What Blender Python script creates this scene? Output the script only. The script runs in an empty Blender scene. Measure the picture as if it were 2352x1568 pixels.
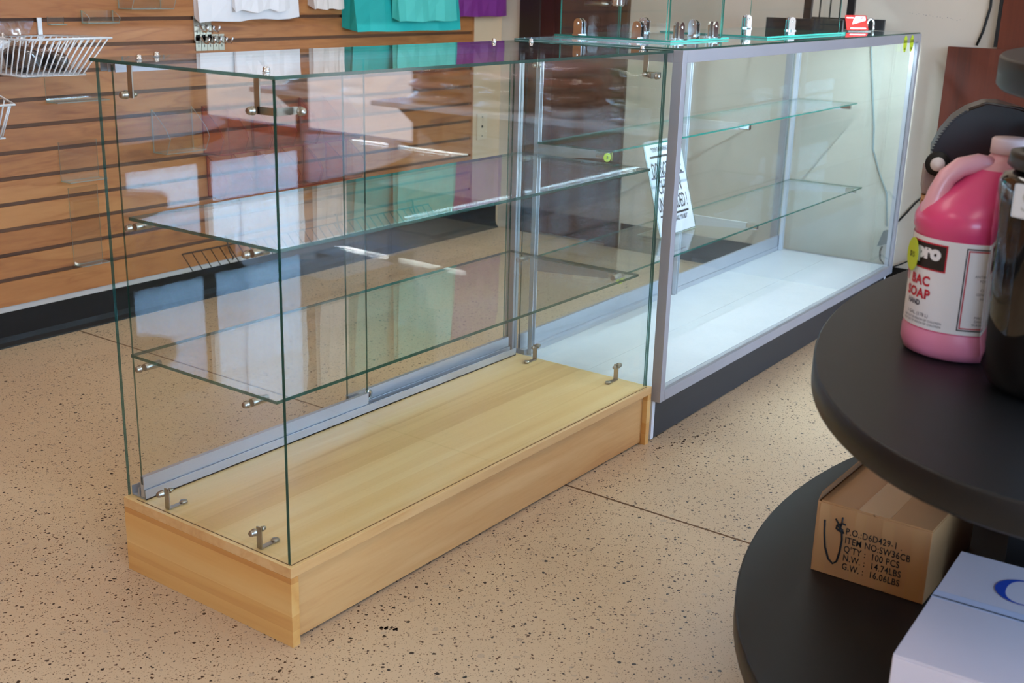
import bpy, bmesh, math, random
from mathutils import Vector, Matrix
random.seed(7)
PI = math.pi
S = bpy.context.scene
COL = S.collection

# ------------------------------------------------------------------ camera
cam_d = bpy.data.cameras.new('camera'); cam = bpy.data.objects.new('camera', cam_d); COL.objects.link(cam)
cam.location = (-1.22920, -1.33579, 1.11380)
cam.rotation_euler = (math.radians(72.8162), math.radians(-1.5028), math.radians(-53.6757))
cam_d.sensor_width = 36.0; cam_d.lens = 36.0 * 2701.5 / 2352.0
cam_d.clip_start = 0.05; cam_d.clip_end = 60
cam_d.dof.use_dof = True; cam_d.dof.focus_distance = 2.5; cam_d.dof.aperture_fstop = 7.0
S.camera = cam
# ------------------------------------------------------------------ world, exposure
W = bpy.data.worlds.new('world'); S.world = W; W.use_nodes = True
bg = W.node_tree.nodes['Background']; bg.inputs[1].default_value = 20.0
wn, wk = W.node_tree.nodes, W.node_tree.links      # clear sky over a pale sunlit street
wtc = wn.new('ShaderNodeTexCoord'); wsp = wn.new('ShaderNodeSeparateXYZ'); wk.new(wtc.outputs['Generated'], wsp.inputs[0])
wcr = wn.new('ShaderNodeValToRGB'); wk.new(wsp.outputs['Z'], wcr.inputs[0])
we = wcr.color_ramp.elements; we[0].position = 0.0; we[0].color = (0.30, 0.30, 0.34, 1); we[1].position = 0.5; we[1].color = (0.16, 0.42, 0.95, 1)
_e = we.new(0.03); _e.color = (0.54, 0.74, 1.0, 1)
wk.new(wcr.outputs[0], bg.inputs[0])
S.view_settings.view_transform = 'Standard'; S.view_settings.look = 'None'
S.view_settings.exposure = -0.26; S.view_settings.gamma = 1.0
S.view_settings.use_curve_mapping = False
TROFFER = 4.6      # strength of the ceiling panels
LED = 1250.0          # strength of the showcase's diodes
cy = S.cycles
cy.max_bounces = 7; cy.transparent_max_bounces = 32; cy.glossy_bounces = 4; cy.diffuse_bounces = 3; cy.adaptive_threshold = 0.08; cy.transmission_bounces = 4
cy.caustics_reflective = False; cy.caustics_refractive = False
cy.sample_clamp_indirect = 40.0

# ------------------------------------------------------------------ materials
def srgb(r, g, b):
    f = lambda c: (c / 255 / 12.92) if c / 255 <= 0.04045 else ((c / 255 + 0.055) / 1.055) ** 2.4
    return (f(r), f(g), f(b), 1)
MATS = {}
def new_mat(name):
    m = bpy.data.materials.new(name); m.use_nodes = True; MATS[name] = m
    nt = m.node_tree; return m, nt, nt.nodes, nt.links, nt.nodes['Principled BSDF']
def plain(name, col, rough=0.5, metal=0.0, spec=0.5, emit=None, es=0.0, bump=0.0, bscale=200, coat=0.0):
    m, nt, n, l, b = new_mat(name)
    b.inputs['Base Color'].default_value = col; b.inputs['Roughness'].default_value = rough
    b.inputs['Metallic'].default_value = metal; b.inputs['Specular IOR Level'].default_value = spec
    b.inputs['Coat Weight'].default_value = coat
    if emit: b.inputs['Emission Color'].default_value = emit; b.inputs['Emission Strength'].default_value = es
    # a little tonal variation so that no surface is dead flat
    tc = n.new('ShaderNodeTexCoord'); ns = n.new('ShaderNodeTexNoise'); ns.inputs['Scale'].default_value = 9; ns.inputs['Detail'].default_value = 5
    l.new(tc.outputs['Object'], ns.inputs['Vector'])
    mx = n.new('ShaderNodeMix'); mx.data_type = 'RGBA'; mx.blend_type = 'MULTIPLY'; mx.inputs[0].default_value = 0.12
    mx.inputs[6].default_value = col; l.new(ns.outputs['Fac'], mx.inputs[7]); l.new(mx.outputs[2], b.inputs['Base Color'])
    if bump:
        nb = n.new('ShaderNodeTexNoise'); nb.inputs['Scale'].default_value = bscale; l.new(tc.outputs['Object'], nb.inputs['Vector'])
        bp = n.new('ShaderNodeBump'); bp.inputs['Strength'].default_value = bump; bp.inputs['Distance'].default_value = 0.001
        l.new(nb.outputs['Fac'], bp.inputs['Height']); l.new(bp.outputs['Normal'], b.inputs['Normal'])
    return m
def math_node(n, l, op, a, b=None, clamp=False):
    m = n.new('ShaderNodeMath'); m.operation = op; m.use_clamp = clamp
    for i, v in enumerate((a, b)):
        if v is None: continue
        if isinstance(v, (int, float)): m.inputs[i].default_value = v
        else: l.new(v, m.inputs[i])
    return m.outputs[0]
def pane(name, tint, rough=0.0, r0=0.04):
    """clear sheet: straight-through transmission plus Fresnel reflection on both faces"""
    m = bpy.data.materials.new(name); m.use_nodes = True; MATS[name] = m
    nt = m.node_tree; n = nt.nodes; l = nt.links; n.clear()
    out = n.new('ShaderNodeOutputMaterial'); tr = n.new('ShaderNodeBsdfTransparent'); gl = n.new('ShaderNodeBsdfGlossy')
    tr.inputs[0].default_value = tint; gl.inputs['Roughness'].default_value = rough; gl.inputs[0].default_value = (1, 1, 1, 1)
    lw = n.new('ShaderNodeLayerWeight'); lw.inputs['Blend'].default_value = 0.5
    p5 = math_node(n, l, 'POWER', lw.outputs['Facing'], 6.5)
    f = math_node(n, l, 'ADD', math_node(n, l, 'MULTIPLY', p5, 1 - r0), r0, True)
    mx = n.new('ShaderNodeMixShader'); l.new(f, mx.inputs[0]); l.new(tr.outputs[0], mx.inputs[1]); l.new(gl.outputs[0], mx.inputs[2])
    l.new(mx.outputs[0], out.inputs[0]); return m
def edge_mat(name, col, through=0.35):
    m, nt, n, l, b = new_mat(name)
    b.inputs['Base Color'].default_value = col; b.inputs['Roughness'].default_value = 0.12
    tr = n.new('ShaderNodeBsdfTransparent'); tr.inputs[0].default_value = (0.45, 0.8, 0.7, 1)
    mx = n.new('ShaderNodeMixShader'); mx.inputs[0].default_value = through
    l.new(b.outputs[0], mx.inputs[1]); l.new(tr.outputs[0], mx.inputs[2]); l.new(mx.outputs[0], n['Material Output'].inputs[0]); return m
def wood(name, cols, grain='X', stretch=14, scale=7, rough=0.42, rand=0.10, bands=0.35, coat=0.0, strip=None, fine=.35):
    m, nt, n, l, b = new_mat(name)
    tc = n.new('ShaderNodeTexCoord'); mp = n.new('ShaderNodeMapping'); l.new(tc.outputs['Object'], mp.inputs['Vector'])
    sc = [scale] * 3; sc['XYZ'.index(grain)] = scale / stretch; mp.inputs['Scale'].default_value = sc
    oi = n.new('ShaderNodeObjectInfo')
    off = n.new('ShaderNodeVectorMath'); off.operation = 'SCALE'; off.inputs[0].default_value = (37, 19, 53); l.new(oi.outputs['Random'], off.inputs['Scale'])
    ad = n.new('ShaderNodeVectorMath'); ad.operation = 'ADD'; l.new(mp.outputs[0], ad.inputs[0]); l.new(off.outputs[0], ad.inputs[1])
    n1 = n.new('ShaderNodeTexNoise'); n1.inputs['Scale'].default_value = 1.6; n1.inputs['Detail'].default_value = 3; n1.inputs['Distortion'].default_value = 0.8
    n2 = n.new('ShaderNodeTexNoise'); n2.inputs['Scale'].default_value = 9; n2.inputs['Detail'].default_value = 8; n2.inputs['Roughness'].default_value = 0.65
    l.new(ad.outputs[0], n1.inputs['Vector']); l.new(ad.outputs[0], n2.inputs['Vector'])
    # cathedral rings: fractional part of the broad noise
    ring = math_node(n, l, 'PINGPONG', math_node(n, l, 'MULTIPLY', n1.outputs['Fac'], 9.0), 1.0)
    ring = math_node(n, l, 'POWER', ring, 3.0)
    t = math_node(n, l, 'ADD', math_node(n, l, 'MULTIPLY', n1.outputs['Fac'], 0.75), math_node(n, l, 'MULTIPLY', n2.outputs['Fac'], fine))
    t = math_node(n, l, 'SUBTRACT', t, math_node(n, l, 'MULTIPLY', ring, bands * 0.25))
    t = math_node(n, l, 'ADD', t, math_node(n, l, 'MULTIPLY', math_node(n, l, 'SUBTRACT', oi.outputs['Random'], 0.5), rand * 2))
    if strip:      # printed strips of slightly different tone, side by side
        sx = n.new('ShaderNodeSeparateXYZ'); l.new(tc.outputs['Object'], sx.inputs[0])
        wob = math_node(n, l, 'MULTIPLY', math_node(n, l, 'SUBTRACT', n1.outputs['Fac'], .5), .012)
        cell = math_node(n, l, 'FLOOR', math_node(n, l, 'DIVIDE', math_node(n, l, 'ADD', sx.outputs[strip[0]], wob), strip[1]))
        wh = n.new('ShaderNodeTexWhiteNoise'); wh.noise_dimensions = '1D'; l.new(cell, wh.inputs['W'])
        t = math_node(n, l, 'ADD', t, math_node(n, l, 'MULTIPLY', math_node(n, l, 'SUBTRACT', wh.outputs['Value'], .5), strip[2]))
        t = math_node(n, l, 'ADD', t, (0.35 - fine) / 2)
    cr = n.new('ShaderNodeValToRGB'); e = cr.color_ramp.elements
    e[0].position = 0.30; e[0].color = cols[0]; e[1].position = 0.75; e[1].color = cols[2]
    k = e.new(0.52); k.color = cols[1]
    l.new(t, cr.inputs[0]); l.new(cr.outputs[0], b.inputs['Base Color'])
    b.inputs['Roughness'].default_value = rough; b.inputs['Coat Weight'].default_value = coat; b.inputs['Coat Roughness'].default_value = 0.2
    bp = n.new('ShaderNodeBump'); bp.inputs['Strength'].default_value = 0.06; bp.inputs['Distance'].default_value = 0.001
    l.new(n2.outputs['Fac'], bp.inputs['Height']); l.new(bp.outputs['Normal'], b.inputs['Normal'])
    return m
def terrazzo(name):
    m, nt, n, l, b = new_mat(name)
    tc = n.new('ShaderNodeTexCoord')
    ds = n.new('ShaderNodeTexNoise'); ds.inputs['Scale'].default_value = 160; ds.inputs['Detail'].default_value = 2; l.new(tc.outputs['Object'], ds.inputs['Vector'])
    sub = n.new('ShaderNodeVectorMath'); sub.operation = 'SUBTRACT'; l.new(ds.outputs['Color'], sub.inputs[0]); sub.inputs[1].default_value = (.5, .5, .5)
    scl = n.new('ShaderNodeVectorMath'); scl.operation = 'SCALE'; l.new(sub.outputs[0], scl.inputs[0]); scl.inputs['Scale'].default_value = 0.006
    ad = n.new('ShaderNodeVectorMath'); ad.operation = 'ADD'; l.new(tc.outputs['Object'], ad.inputs[0]); l.new(scl.outputs[0], ad.inputs[1])
    big = n.new('ShaderNodeTexNoise'); big.inputs['Scale'].default_value = 1.7; big.inputs['Detail'].default_value = 6; l.new(tc.outputs['Object'], big.inputs['Vector'])
    cr = n.new('ShaderNodeValToRGB'); e = cr.color_ramp.elements
    e[0].position = .3; e[0].color = srgb(196, 166, 132); e[1].position = .72; e[1].color = srgb(213, 185, 148); l.new(big.outputs['Fac'], cr.inputs[0])
    col = cr.outputs[0]
    for scale, prob, rad, ca, cb, depth in ((430, .20, .42, srgb(120, 84, 52), srgb(150, 112, 76), .75), (240, .19, .42, srgb(70, 46, 28), srgb(134, 96, 62), .9),
                                            (150, .085, .46, srgb(26, 20, 17), srgb(96, 60, 36), 1.0), (95, .034, .42, srgb(18, 15, 14), srgb(60, 40, 28), 1.0),
                                            (60, .05, .45, srgb(178, 160, 140), srgb(150, 128, 108), .45)):
        v = n.new('ShaderNodeTexVoronoi'); v.voronoi_dimensions = '2D'; v.feature = 'F1'; v.inputs['Scale'].default_value = scale; l.new(ad.outputs[0], v.inputs['Vector'])
        sp = n.new('ShaderNodeSeparateColor'); l.new(v.outputs['Color'], sp.inputs[0])
        has = math_node(n, l, 'LESS_THAN', sp.outputs[0], prob)
        rr = math_node(n, l, 'MULTIPLY', math_node(n, l, 'ADD', math_node(n, l, 'MULTIPLY', sp.outputs[1], .7), .3), rad)
        ins = math_node(n, l, 'MULTIPLY', math_node(n, l, 'SUBTRACT', rr, v.outputs['Distance']), 14.0, True)
        k = math_node(n, l, 'MULTIPLY', math_node(n, l, 'MULTIPLY', has, ins), depth)
        cm = n.new('ShaderNodeMix'); cm.data_type = 'RGBA'; cm.inputs[6].default_value = ca; cm.inputs[7].default_value = cb; l.new(sp.outputs[2], cm.inputs[0])
        mx = n.new('ShaderNodeMix'); mx.data_type = 'RGBA'; l.new(k, mx.inputs[0]); l.new(col, mx.inputs[6]); l.new(cm.outputs[2], mx.inputs[7]); col = mx.outputs[2]
    l.new(col, b.inputs['Base Color'])
    b.inputs['Specular IOR Level'].default_value = 0.45
    rg = n.new('ShaderNodeMapRange'); rg.inputs[3].default_value = .28; rg.inputs[4].default_value = .46; l.new(big.outputs['Fac'], rg.inputs[0]); l.new(rg.outputs[0], b.inputs['Roughness'])
    return m
GLASS = pane('clear_glass', (0.972, 0.986, 0.980, 1))
GLASSB = pane('greenish_glass', (0.955, 0.982, 0.982, 1))
ACRYL = pane('clear_acrylic', (0.985, 0.985, 0.985, 1))
ACRYL_RED = pane('red_acrylic', (0.97, 0.86, 0.85, 1))
FILM = pane('plastic_film', (0.95, 0.95, 0.95, 1), 0.12, 0.16)
EDGE = edge_mat('glass_edge_green', (0.004, 0.045, 0.034, 1), 0.22)
EDGE_M = edge_mat('glass_edge_teal', (0.008, 0.11, 0.088, 1), 0.25)
EDGE_L = edge_mat('glass_edge_bright', (0.03, 0.22, 0.17, 1), 0.25)
EDGE_A = edge_mat('acrylic_edge', (0.85, 0.80, 0.74, 1), 0.75)
EDGE_R = edge_mat('red_acrylic_edge', (0.30, 0.02, 0.03, 1), 0.3)
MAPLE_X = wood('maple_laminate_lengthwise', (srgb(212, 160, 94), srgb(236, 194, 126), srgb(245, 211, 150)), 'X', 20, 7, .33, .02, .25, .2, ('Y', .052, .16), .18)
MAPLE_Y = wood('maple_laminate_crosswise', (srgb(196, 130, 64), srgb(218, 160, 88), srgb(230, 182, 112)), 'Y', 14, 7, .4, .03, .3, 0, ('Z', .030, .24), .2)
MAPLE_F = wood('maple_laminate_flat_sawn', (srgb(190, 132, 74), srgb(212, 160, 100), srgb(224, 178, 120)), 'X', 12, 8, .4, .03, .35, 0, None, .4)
SLATWOOD = wood('slatwall_maple', (srgb(132, 76, 37), srgb(164, 102, 54), srgb(180, 120, 68)), 'X', 8, 9, .42, .06, .7)
SLATBACK = wood('slatwall_groove', (srgb(84, 48, 26), srgb(104, 62, 34), srgb(120, 74, 42)), 'X', 9, 10, .6, .02)
REDWOOD = wood('cherry_veneer', (srgb(66, 26, 13), srgb(90, 37, 19), srgb(103, 46, 26)), 'Z', 16, 10, .4, .05)
DOORWOOD = wood('dark_door_veneer', (srgb(44, 14, 10), srgb(58, 20, 14), srgb(70, 26, 18)), 'Z', 16, 10, .45, .03)
FLOORM = terrazzo('speckled_terrazzo')
ALU = plain('satin_aluminium', srgb(196, 198, 206), .38, .75)
ALU_W = plain('silver_painted_rail', srgb(176, 174, 178), .42, .35)
CHROME = plain('chrome', srgb(222, 222, 222), .12, 1.0)
NICKEL = plain('dull_nickel', srgb(172, 164, 150), .28, .95)
WHITEDECK = plain('white_laminate', srgb(208, 208, 210), .22, 0, .5)
WHITE = plain('white_paint', srgb(232, 232, 232), .45)
WIRE = plain('white_vinyl_wire', srgb(228, 228, 228), .35)
DARKWIRE = plain('dark_wire', srgb(60, 48, 36), .45, .2)
KICK = plain('charcoal_kick', srgb(52, 52, 53), .5)
CREAM = plain('cream_wall_paint', srgb(212, 178, 142), .75, bump=.1)
CREAM_W = plain('white_wall_paint', srgb(212, 198, 180), .75, bump=.1)
CEIL = plain('ceiling_tile', srgb(225, 222, 214), .9)
BLACKBASE = plain('black_vinyl_cove', srgb(17, 13, 11), .5, 0, .3)
TRIMGREY = plain('grey_painted_strip', srgb(196, 184, 174), .6)
BLACKTOP = plain('black_laminate', srgb(18, 17, 17), .42, 0, .38, bump=.05, bscale=900)
BLACK = plain('black_plastic', srgb(24, 24, 26), .35)
SMOKE = plain('smoked_plastic', srgb(16, 14, 13), .07, coat=.5)
RUBBER = plain('black_rubber', srgb(18, 18, 18), .6)
TEAL = plain('teal_paper', srgb(30, 172, 164), .6)
TEAL_L = plain('pale_teal_paper', srgb(86, 206, 192), .6)
PURPLE = plain('purple_paper', srgb(128, 44, 128), .55)
PAPER = plain('white_paper', srgb(245, 241, 240), .6)
PAPER2 = plain('off_white_paper', srgb(230, 218, 208), .65)
CARD = plain('kraft_cardboard', srgb(186, 132, 82), .6, bump=.15, bscale=60)
CARD_D = plain('kraft_cardboard_inside', srgb(150, 104, 66), .75)
TAPE = plain('packing_tape', srgb(194, 143, 94), .25)
BOXW = plain('white_carton', srgb(208, 190, 188), .5)
INK = plain('black_ink', srgb(20, 18, 18), .6)
INKB = plain('blue_ink', srgb(20, 60, 150), .5)
INKR = plain('red_ink', srgb(206, 40, 58), .5)
INKG = plain('grey_ink', srgb(90, 84, 96), .6)
LIME = plain('lime_sticker', srgb(206, 222, 40), .5)
REDCARD = plain('red_card', srgb(214, 44, 36), .45)
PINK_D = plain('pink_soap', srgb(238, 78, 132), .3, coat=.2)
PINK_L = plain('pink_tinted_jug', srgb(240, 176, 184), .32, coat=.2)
PINK_B = plain('jug_base_painted_glare', srgb(244, 148, 178), .32, coat=.2)  # glare on the jug's foot, painted in as a paler pink
CAPW = plain('pinkish_white_cap', srgb(238, 212, 212), .4)
GREYPAD = plain('grey_speckled_felt', srgb(170, 158, 158), .9, bump=.4, bscale=300)
GARM = plain('black_garment', srgb(26, 27, 32), .7)
LEDM = plain('led_diode', srgb(255, 255, 255), .5, emit=(0.66, 0.86, 1.0, 1), es=LED)
PANELM = plain('light_diffuser', srgb(255, 255, 255), .5, emit=(1.0, 0.94, 0.88, 1), es=TROFFER)

# ------------------------------------------------------------------ mesh helpers
class MB:
    def __init__(self): self.bm = bmesh.new()
    def box(self, x0, x1, y0, y1, z0, z1, mi=0):
        vs = [self.bm.verts.new((x, y, z)) for z in (z0, z1) for y in (y0, y1) for x in (x0, x1)]
        for i, f in enumerate(((0, 2, 3, 1), (4, 5, 7, 6), (0, 1, 5, 4), (2, 6, 7, 3), (0, 4, 6, 2), (1, 3, 7, 5))):
            fc = self.bm.faces.new([vs[k] for k in f]); fc.material_index = mi
        return self
    def slab(self, x0, x1, y0, y1, z0, z1):
        """thin sheet: faces of the thin axis get slot 0, edges slot 1"""
        d = (x1 - x0, y1 - y0, z1 - z0); ax = d.index(min(d))
        n0 = len(self.bm.faces); self.box(x0, x1, y0, y1, z0, z1); self.bm.faces.ensure_lookup_table()
        for f in self.bm.faces[n0:]:
            f.normal_update(); f.material_index = 0 if abs(f.normal[ax]) > .9 else 1
        return self
    def open_bottom(self):
        self.bm.faces.ensure_lookup_table(); f = min(self.bm.faces, key=lambda q: q.calc_center_median().z); self.bm.faces.remove(f); return self
    def tube(self, pts, r, seg=8, mi=0, closed=False, cap=True):
        pts = [Vector(p) for p in pts]; n = len(pts); rings = []
        up = Vector((0, 0, 1)); prev = None
        for i, p in enumerate(pts):
            if closed: t = (pts[(i + 1) % n] - pts[i - 1])
            else: t = pts[min(i + 1, n - 1)] - pts[max(i - 1, 0)]
            t.normalize()
            if prev is None:
                a = t.cross(up); a = t.cross(Vector((1, 0, 0))) if a.length < 1e-4 else a
            else: a = prev - t * prev.dot(t)
            a.normalize(); prev = a; b = t.cross(a)
            rr = r[i] if isinstance(r, (list, tuple)) else r
            rings.append([self.bm.verts.new(p + (a * math.cos(2 * PI * k / seg) + b * math.sin(2 * PI * k / seg)) * rr) for k in range(seg)])
        m = n if closed else n - 1
        for i in range(m):
            A, B = rings[i], rings[(i + 1) % n]
            for k in range(seg):
                f = self.bm.faces.new((A[k], A[(k + 1) % seg], B[(k + 1) % seg], B[k])); f.material_index = mi; f.smooth = True
        if cap and not closed:
            for rg in (rings[0][::-1], rings[-1]): self.bm.faces.new(rg).material_index = mi
        return self
    def lathe(self, prof, c=(0, 0, 0), seg=24, mi=0, axis='Z'):
        rings = []
        for r, h in prof:
            ring = []
            for k in range(seg):
                a = 2 * PI * k / seg; u, v = r * math.cos(a), r * math.sin(a)
                p = {'Z': (u, v, h), 'Y': (u, h, v), 'X': (h, u, v)}[axis]
                ring.append(self.bm.verts.new((c[0] + p[0], c[1] + p[1], c[2] + p[2])))
            rings.append(ring)
        for A, B in zip(rings, rings[1:]):
            for k in range(seg):
                f = self.bm.faces.new((A[k], A[(k + 1) % seg], B[(k + 1) % seg], B[k])); f.material_index = mi; f.smooth = True
        for rg in (rings[0], rings[-1]):
            try: self.bm.faces.new(rg).material_index = mi
            except ValueError: pass
        return self
    def loft(self, rings, cap=True, mi=0, smooth=True):
        R = [[self.bm.verts.new(p) for p in r] for r in rings]; n = len(R[0])
        for A, B in zip(R, R[1:]):
            for k in range(n):
                f = self.bm.faces.new((A[k], A[(k + 1) % n], B[(k + 1) % n], B[k])); f.material_index = mi; f.smooth = smooth
        if cap:
            self.bm.faces.new(R[0][::-1]).material_index = mi; self.bm.faces.new(R[-1]).material_index = mi
        return self
    def poly(self, pts, mi=0):
        f = self.bm.faces.new([self.bm.verts.new(p) for p in pts]); f.material_index = mi; return self
    def prism(self, pts, vec, mi=0):
        v = Vector(vec); A = [self.bm.verts.new(p) for p in pts]; B = [self.bm.verts.new(Vector(p) + v) for p in pts]; n = len(A)
        self.bm.faces.new(A[::-1]).material_index = mi; self.bm.faces.new(B).material_index = mi
        for k in range(n): self.bm.faces.new((A[k], A[(k + 1) % n], B[(k + 1) % n], B[k])).material_index = mi
        return self
    def build(self, name, mats, parent=None, bevel=0.0, smooth=False, loc=None, rot=None):
        if not isinstance(mats, (list, tuple)): mats = [mats]
        bmesh.ops.recalc_face_normals(self.bm, faces=self.bm.faces[:])
        if bevel: bmesh.ops.bevel(self.bm, geom=self.bm.edges[:], offset=bevel, segments=2, affect='EDGES', profile=.6)
        me = bpy.data.meshes.new(name); self.bm.to_mesh(me); self.bm.free()
        for m in mats: me.materials.append(m)
        if smooth:
            for p in me.polygons: p.use_smooth = True
        o = bpy.data.objects.new(name, me); COL.objects.link(o)
        if parent: o.parent = parent
        if loc: o.location = loc
        if rot: o.rotation_euler = rot
        return o
def tag(o, label, cat, group=None, kind=None):
    o['label'] = label; o['category'] = cat
    if group: o['group'] = group
    if kind: o['kind'] = kind
    return o
def thing(name, label, cat, loc=(0, 0, 0), rz=0.0, group=None):
    o = bpy.data.objects.new(name, None); COL.objects.link(o); o.location = loc; o.rotation_euler = (0, 0, rz)
    o.empty_display_size = .05
    return tag(o, label, cat, group)
def struct(o): o['kind'] = 'structure'; return o
def inst(src, parent, loc=None, rot=None, name=None):
    o = src.copy(); COL.objects.link(o); o.parent = parent
    if loc is not None: o.location = loc
    if rot is not None: o.rotation_euler = rot
    if name: o.name = name
    return o
def text_mb(body, size, fn, mb=None, mi=0, sx=1.0, align='LEFT', space=1.0, bold=0.0):
    """lettering laid out flat (x right, y up), each vertex sent through fn(x, y) -> 3D"""
    cu = bpy.data.curves.new('lettering', 'FONT'); cu.body = body; cu.size = size; cu.align_x = align; cu.space_character = space; cu.offset = bold
    cu.resolution_u = 3
    ob = bpy.data.objects.new('lettering', cu); COL.objects.link(ob)
    dg = bpy.context.evaluated_depsgraph_get(); me = bpy.data.meshes.new_from_object(ob.evaluated_get(dg))
    bpy.data.objects.remove(ob); bpy.data.curves.remove(cu)
    mb = mb or MB(); vs = [mb.bm.verts.new(fn(v.co.x * sx, v.co.y)) for v in me.vertices]
    for p in me.polygons:
        try: mb.bm.faces.new([vs[i] for i in p.vertices]).material_index = mi
        except ValueError: pass
    bpy.data.meshes.remove(me); return mb
def slab_obj(name, b, parent, mats=None, **k): return MB().slab(*b).build(name, mats or [GLASS, EDGE], parent, **k)
def box_obj(name, b, mat, parent=None, bevel=0.0, **k): return MB().box(*b).build(name, mat, parent, bevel=bevel, **k)

# ================================================================== THE ROOM
XR, YB, YF, XL, ZC = 3.12, 1.912, -4.3, -3.8, 2.8
fl = struct(box_obj('floor', (XL, XR, YF, YB, -.08, 0), FLOORM))
for j, (xa, xb, ya, yb) in enumerate(((.868, .873, YF, YB - .008), (XL, XR, -2.205, -2.20), (-1.43, -1.425, YF, YB - .008))):
    box_obj('expansion_joint', (xa, xb, ya, yb, -.004, .0006), plain('joint_filler_%d' % j, srgb(112, 80, 52), .8), fl)
for k, (xa, ya, xb, yb, nn, wd) in enumerate(((.145, -.071, .160, -.104, 22, .004), (1.20, -.035, 1.40, -.092, 26, .005), (.90, 1.835, .93, 1.76, 12, .016))):
    m = MB()
    for i in range(nn):      # flakes of an old scuff, flush with the floor
        f = random.random(); x = xa + (xb - xa) * f + random.uniform(-wd, wd); y = ya + (yb - ya) * f + random.uniform(-wd, wd); r = random.uniform(.001, .0045)
        m.prism([(x + r * random.uniform(.7, 1.5) * math.cos(a), y + r * random.uniform(.5, 1) * math.sin(a), -.001) for a in [2 * PI * q / 7 for q in range(7)]], (0, 0, .0014))
    m.build('scuff_mark', plain('floor_scuff_%d' % k, srgb(74, 50, 32), .7), fl)['kind'] = 'stuff'
wb = struct(box_obj('wall_back', (XL, XR + .1, YB, YB + .1, 0, ZC), CREAM))
mw = MB(); WZ0, WZ1 = .28, 2.25
mw.box(XR, XR + .1, -2.38, YB, 0, ZC).box(XR, XR + .1, YF, -2.38, 0, WZ0).box(XR, XR + .1, YF, -2.38, WZ1, ZC).box(XR, XR + .1, YF, -4.05, WZ0, WZ1).box(XR, XR + .1, -4.05, -3.25, WZ0, .62)
wr = struct(mw.build('wall_right', CREAM_W))
ml = MB().box(XL - .1, XL, -2.0, YB + .1, 0, ZC).box(XL - .1, XL, YF, -3.3, 0, ZC).box(XL - .1, XL, -3.3, -2.0, 0, 1.0).box(XL - .1, XL, -3.3, -2.0, 2.1, ZC)
wl = struct(ml.build('wall_left', CREAM))
ce = struct(box_obj('ceiling', (XL - .1, XR + .1, YF - .1, YB + .1, ZC, ZC + .1), CEIL))
# shop front behind the photographer: two wide windows between piers
mf = MB()
for b in ((XL, -3.3), (-.35, .15), (2.75, XR)): mf.box(b[0], b[1], YF - .1, YF, 0, ZC)
mf.box(-3.3, -.35, YF - .1, YF, 0, .35).box(-3.3, -.35, YF - .1, YF, 2.35, ZC).box(.15, 2.75, YF - .1, YF, 0, .35).box(.15, 2.75, YF - .1, YF, 2.35, ZC)
struct(mf.build('wall_front', CREAM))
for i, (a, b) in enumerate(((-3.3, -.35), (.15, 2.75))):
    w = bpy.data.objects.new('window_%d' % (i + 1), None); COL.objects.link(w); struct(w)
    fr = MB(); t = .05
    fr.box(a, b, YF - .08, YF - .02, .35, .35 + t).box(a, b, YF - .08, YF - .02, 2.35 - t, 2.35)
    for x in (a, (a + b) / 2 - t / 2, b - t): fr.box(x, x + t, YF - .08, YF - .02, .35, 2.35)
    fr.build('window_frame', plain('bronze_frame_%d' % i, srgb(52, 42, 34), .4, .4), w)
    for xa, xb in ((a + t, (a + b) / 2 - t / 2), ((a + b) / 2 + t / 2, b - t)):
        slab_obj('pane', (xa, xb, YF - .053, YF - .047, .35 + t, 2.35 - t), w)
w = bpy.data.objects.new('window_4', None); COL.objects.link(w); struct(w); t = .05  # left-wall window, added to bring cool light onto left-facing sides
fr = MB().box(XL - .08, XL - .02, -3.3, -2.0, 1.0, 1.05).box(XL - .08, XL - .02, -3.3, -2.0, 2.05, 2.1)
for y in (-3.3, -2.675, -2.05): fr.box(XL - .08, XL - .02, y, y + t, 1.0, 2.1)
fr.build('window_frame', MATS['bronze_frame_0'], w)
for ya, yb in ((-3.25, -2.675), (-2.625, -2.05)): slab_obj('pane', (XL - .053, XL - .047, ya, yb, 1.05, 2.05), w)
w = bpy.data.objects.new('window_3', None); COL.objects.link(w); struct(w); t = .05
fr = MB().box(XR + .02, XR + .08, -4.05, -2.38, WZ0, WZ0 + t).box(XR + .02, XR + .08, -4.05, -2.38, WZ1 - t, WZ1)
for y in (-4.05, -3.25, -2.38 - t): fr.box(XR + .02, XR + .08, y, y + t, WZ0, WZ1)
fr.build('window_frame', MATS['bronze_frame_0'], w)
for ya, yb, z0 in ((-4.0, -3.25, .62), (-3.2, -2.43, WZ0 + t)): slab_obj('pane', (XR + .047, XR + .053, ya, yb, z0, WZ1 - t), w)
# slatted display panel on the back wall
SX0, SX1 = .45, 2.893
bk = MB().box(SX0, SX1, YB - .010, YB, .128, 2.45); bk.build('slat_backing', SLATBACK, wb)
bk = MB().box(SX0 - 2.446, SX0 - .006, YB - .010, YB, .128, 2.45); bk.build('slat_backing', SLATBACK, wb)
slat0 = None; zs = [.208 + .0751 * k for k in range(30)]
edges = [.128] + zs; G = .006
for k in range(len(edges)):
    z0 = edges[k] + (G if k else 0); z1 = (edges[k + 1] - G) if k + 1 < len(edges) else 2.45
    for q, (xa, xb) in enumerate(((SX0, SX1), (SX0 - 2.446, SX0 - .006))):
        h = z1 - z0
        m = MB()   # T-slot board: front face with lips that hang over the groove
        y0, y1 = YB - .022, YB - .010
        m.prism([(0, y0, 0), (0, y0, h), (0, y0 + .006, h), (0, y0 + .006, h - .007), (0, y1, h - .007), (0, y1, .007), (0, y0 + .006, .007), (0, y0 + .006, 0)], (xb - xa, 0, 0))
        m.build('slat', SLATWOOD, wb, loc=(xa, 0, z0))
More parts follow.
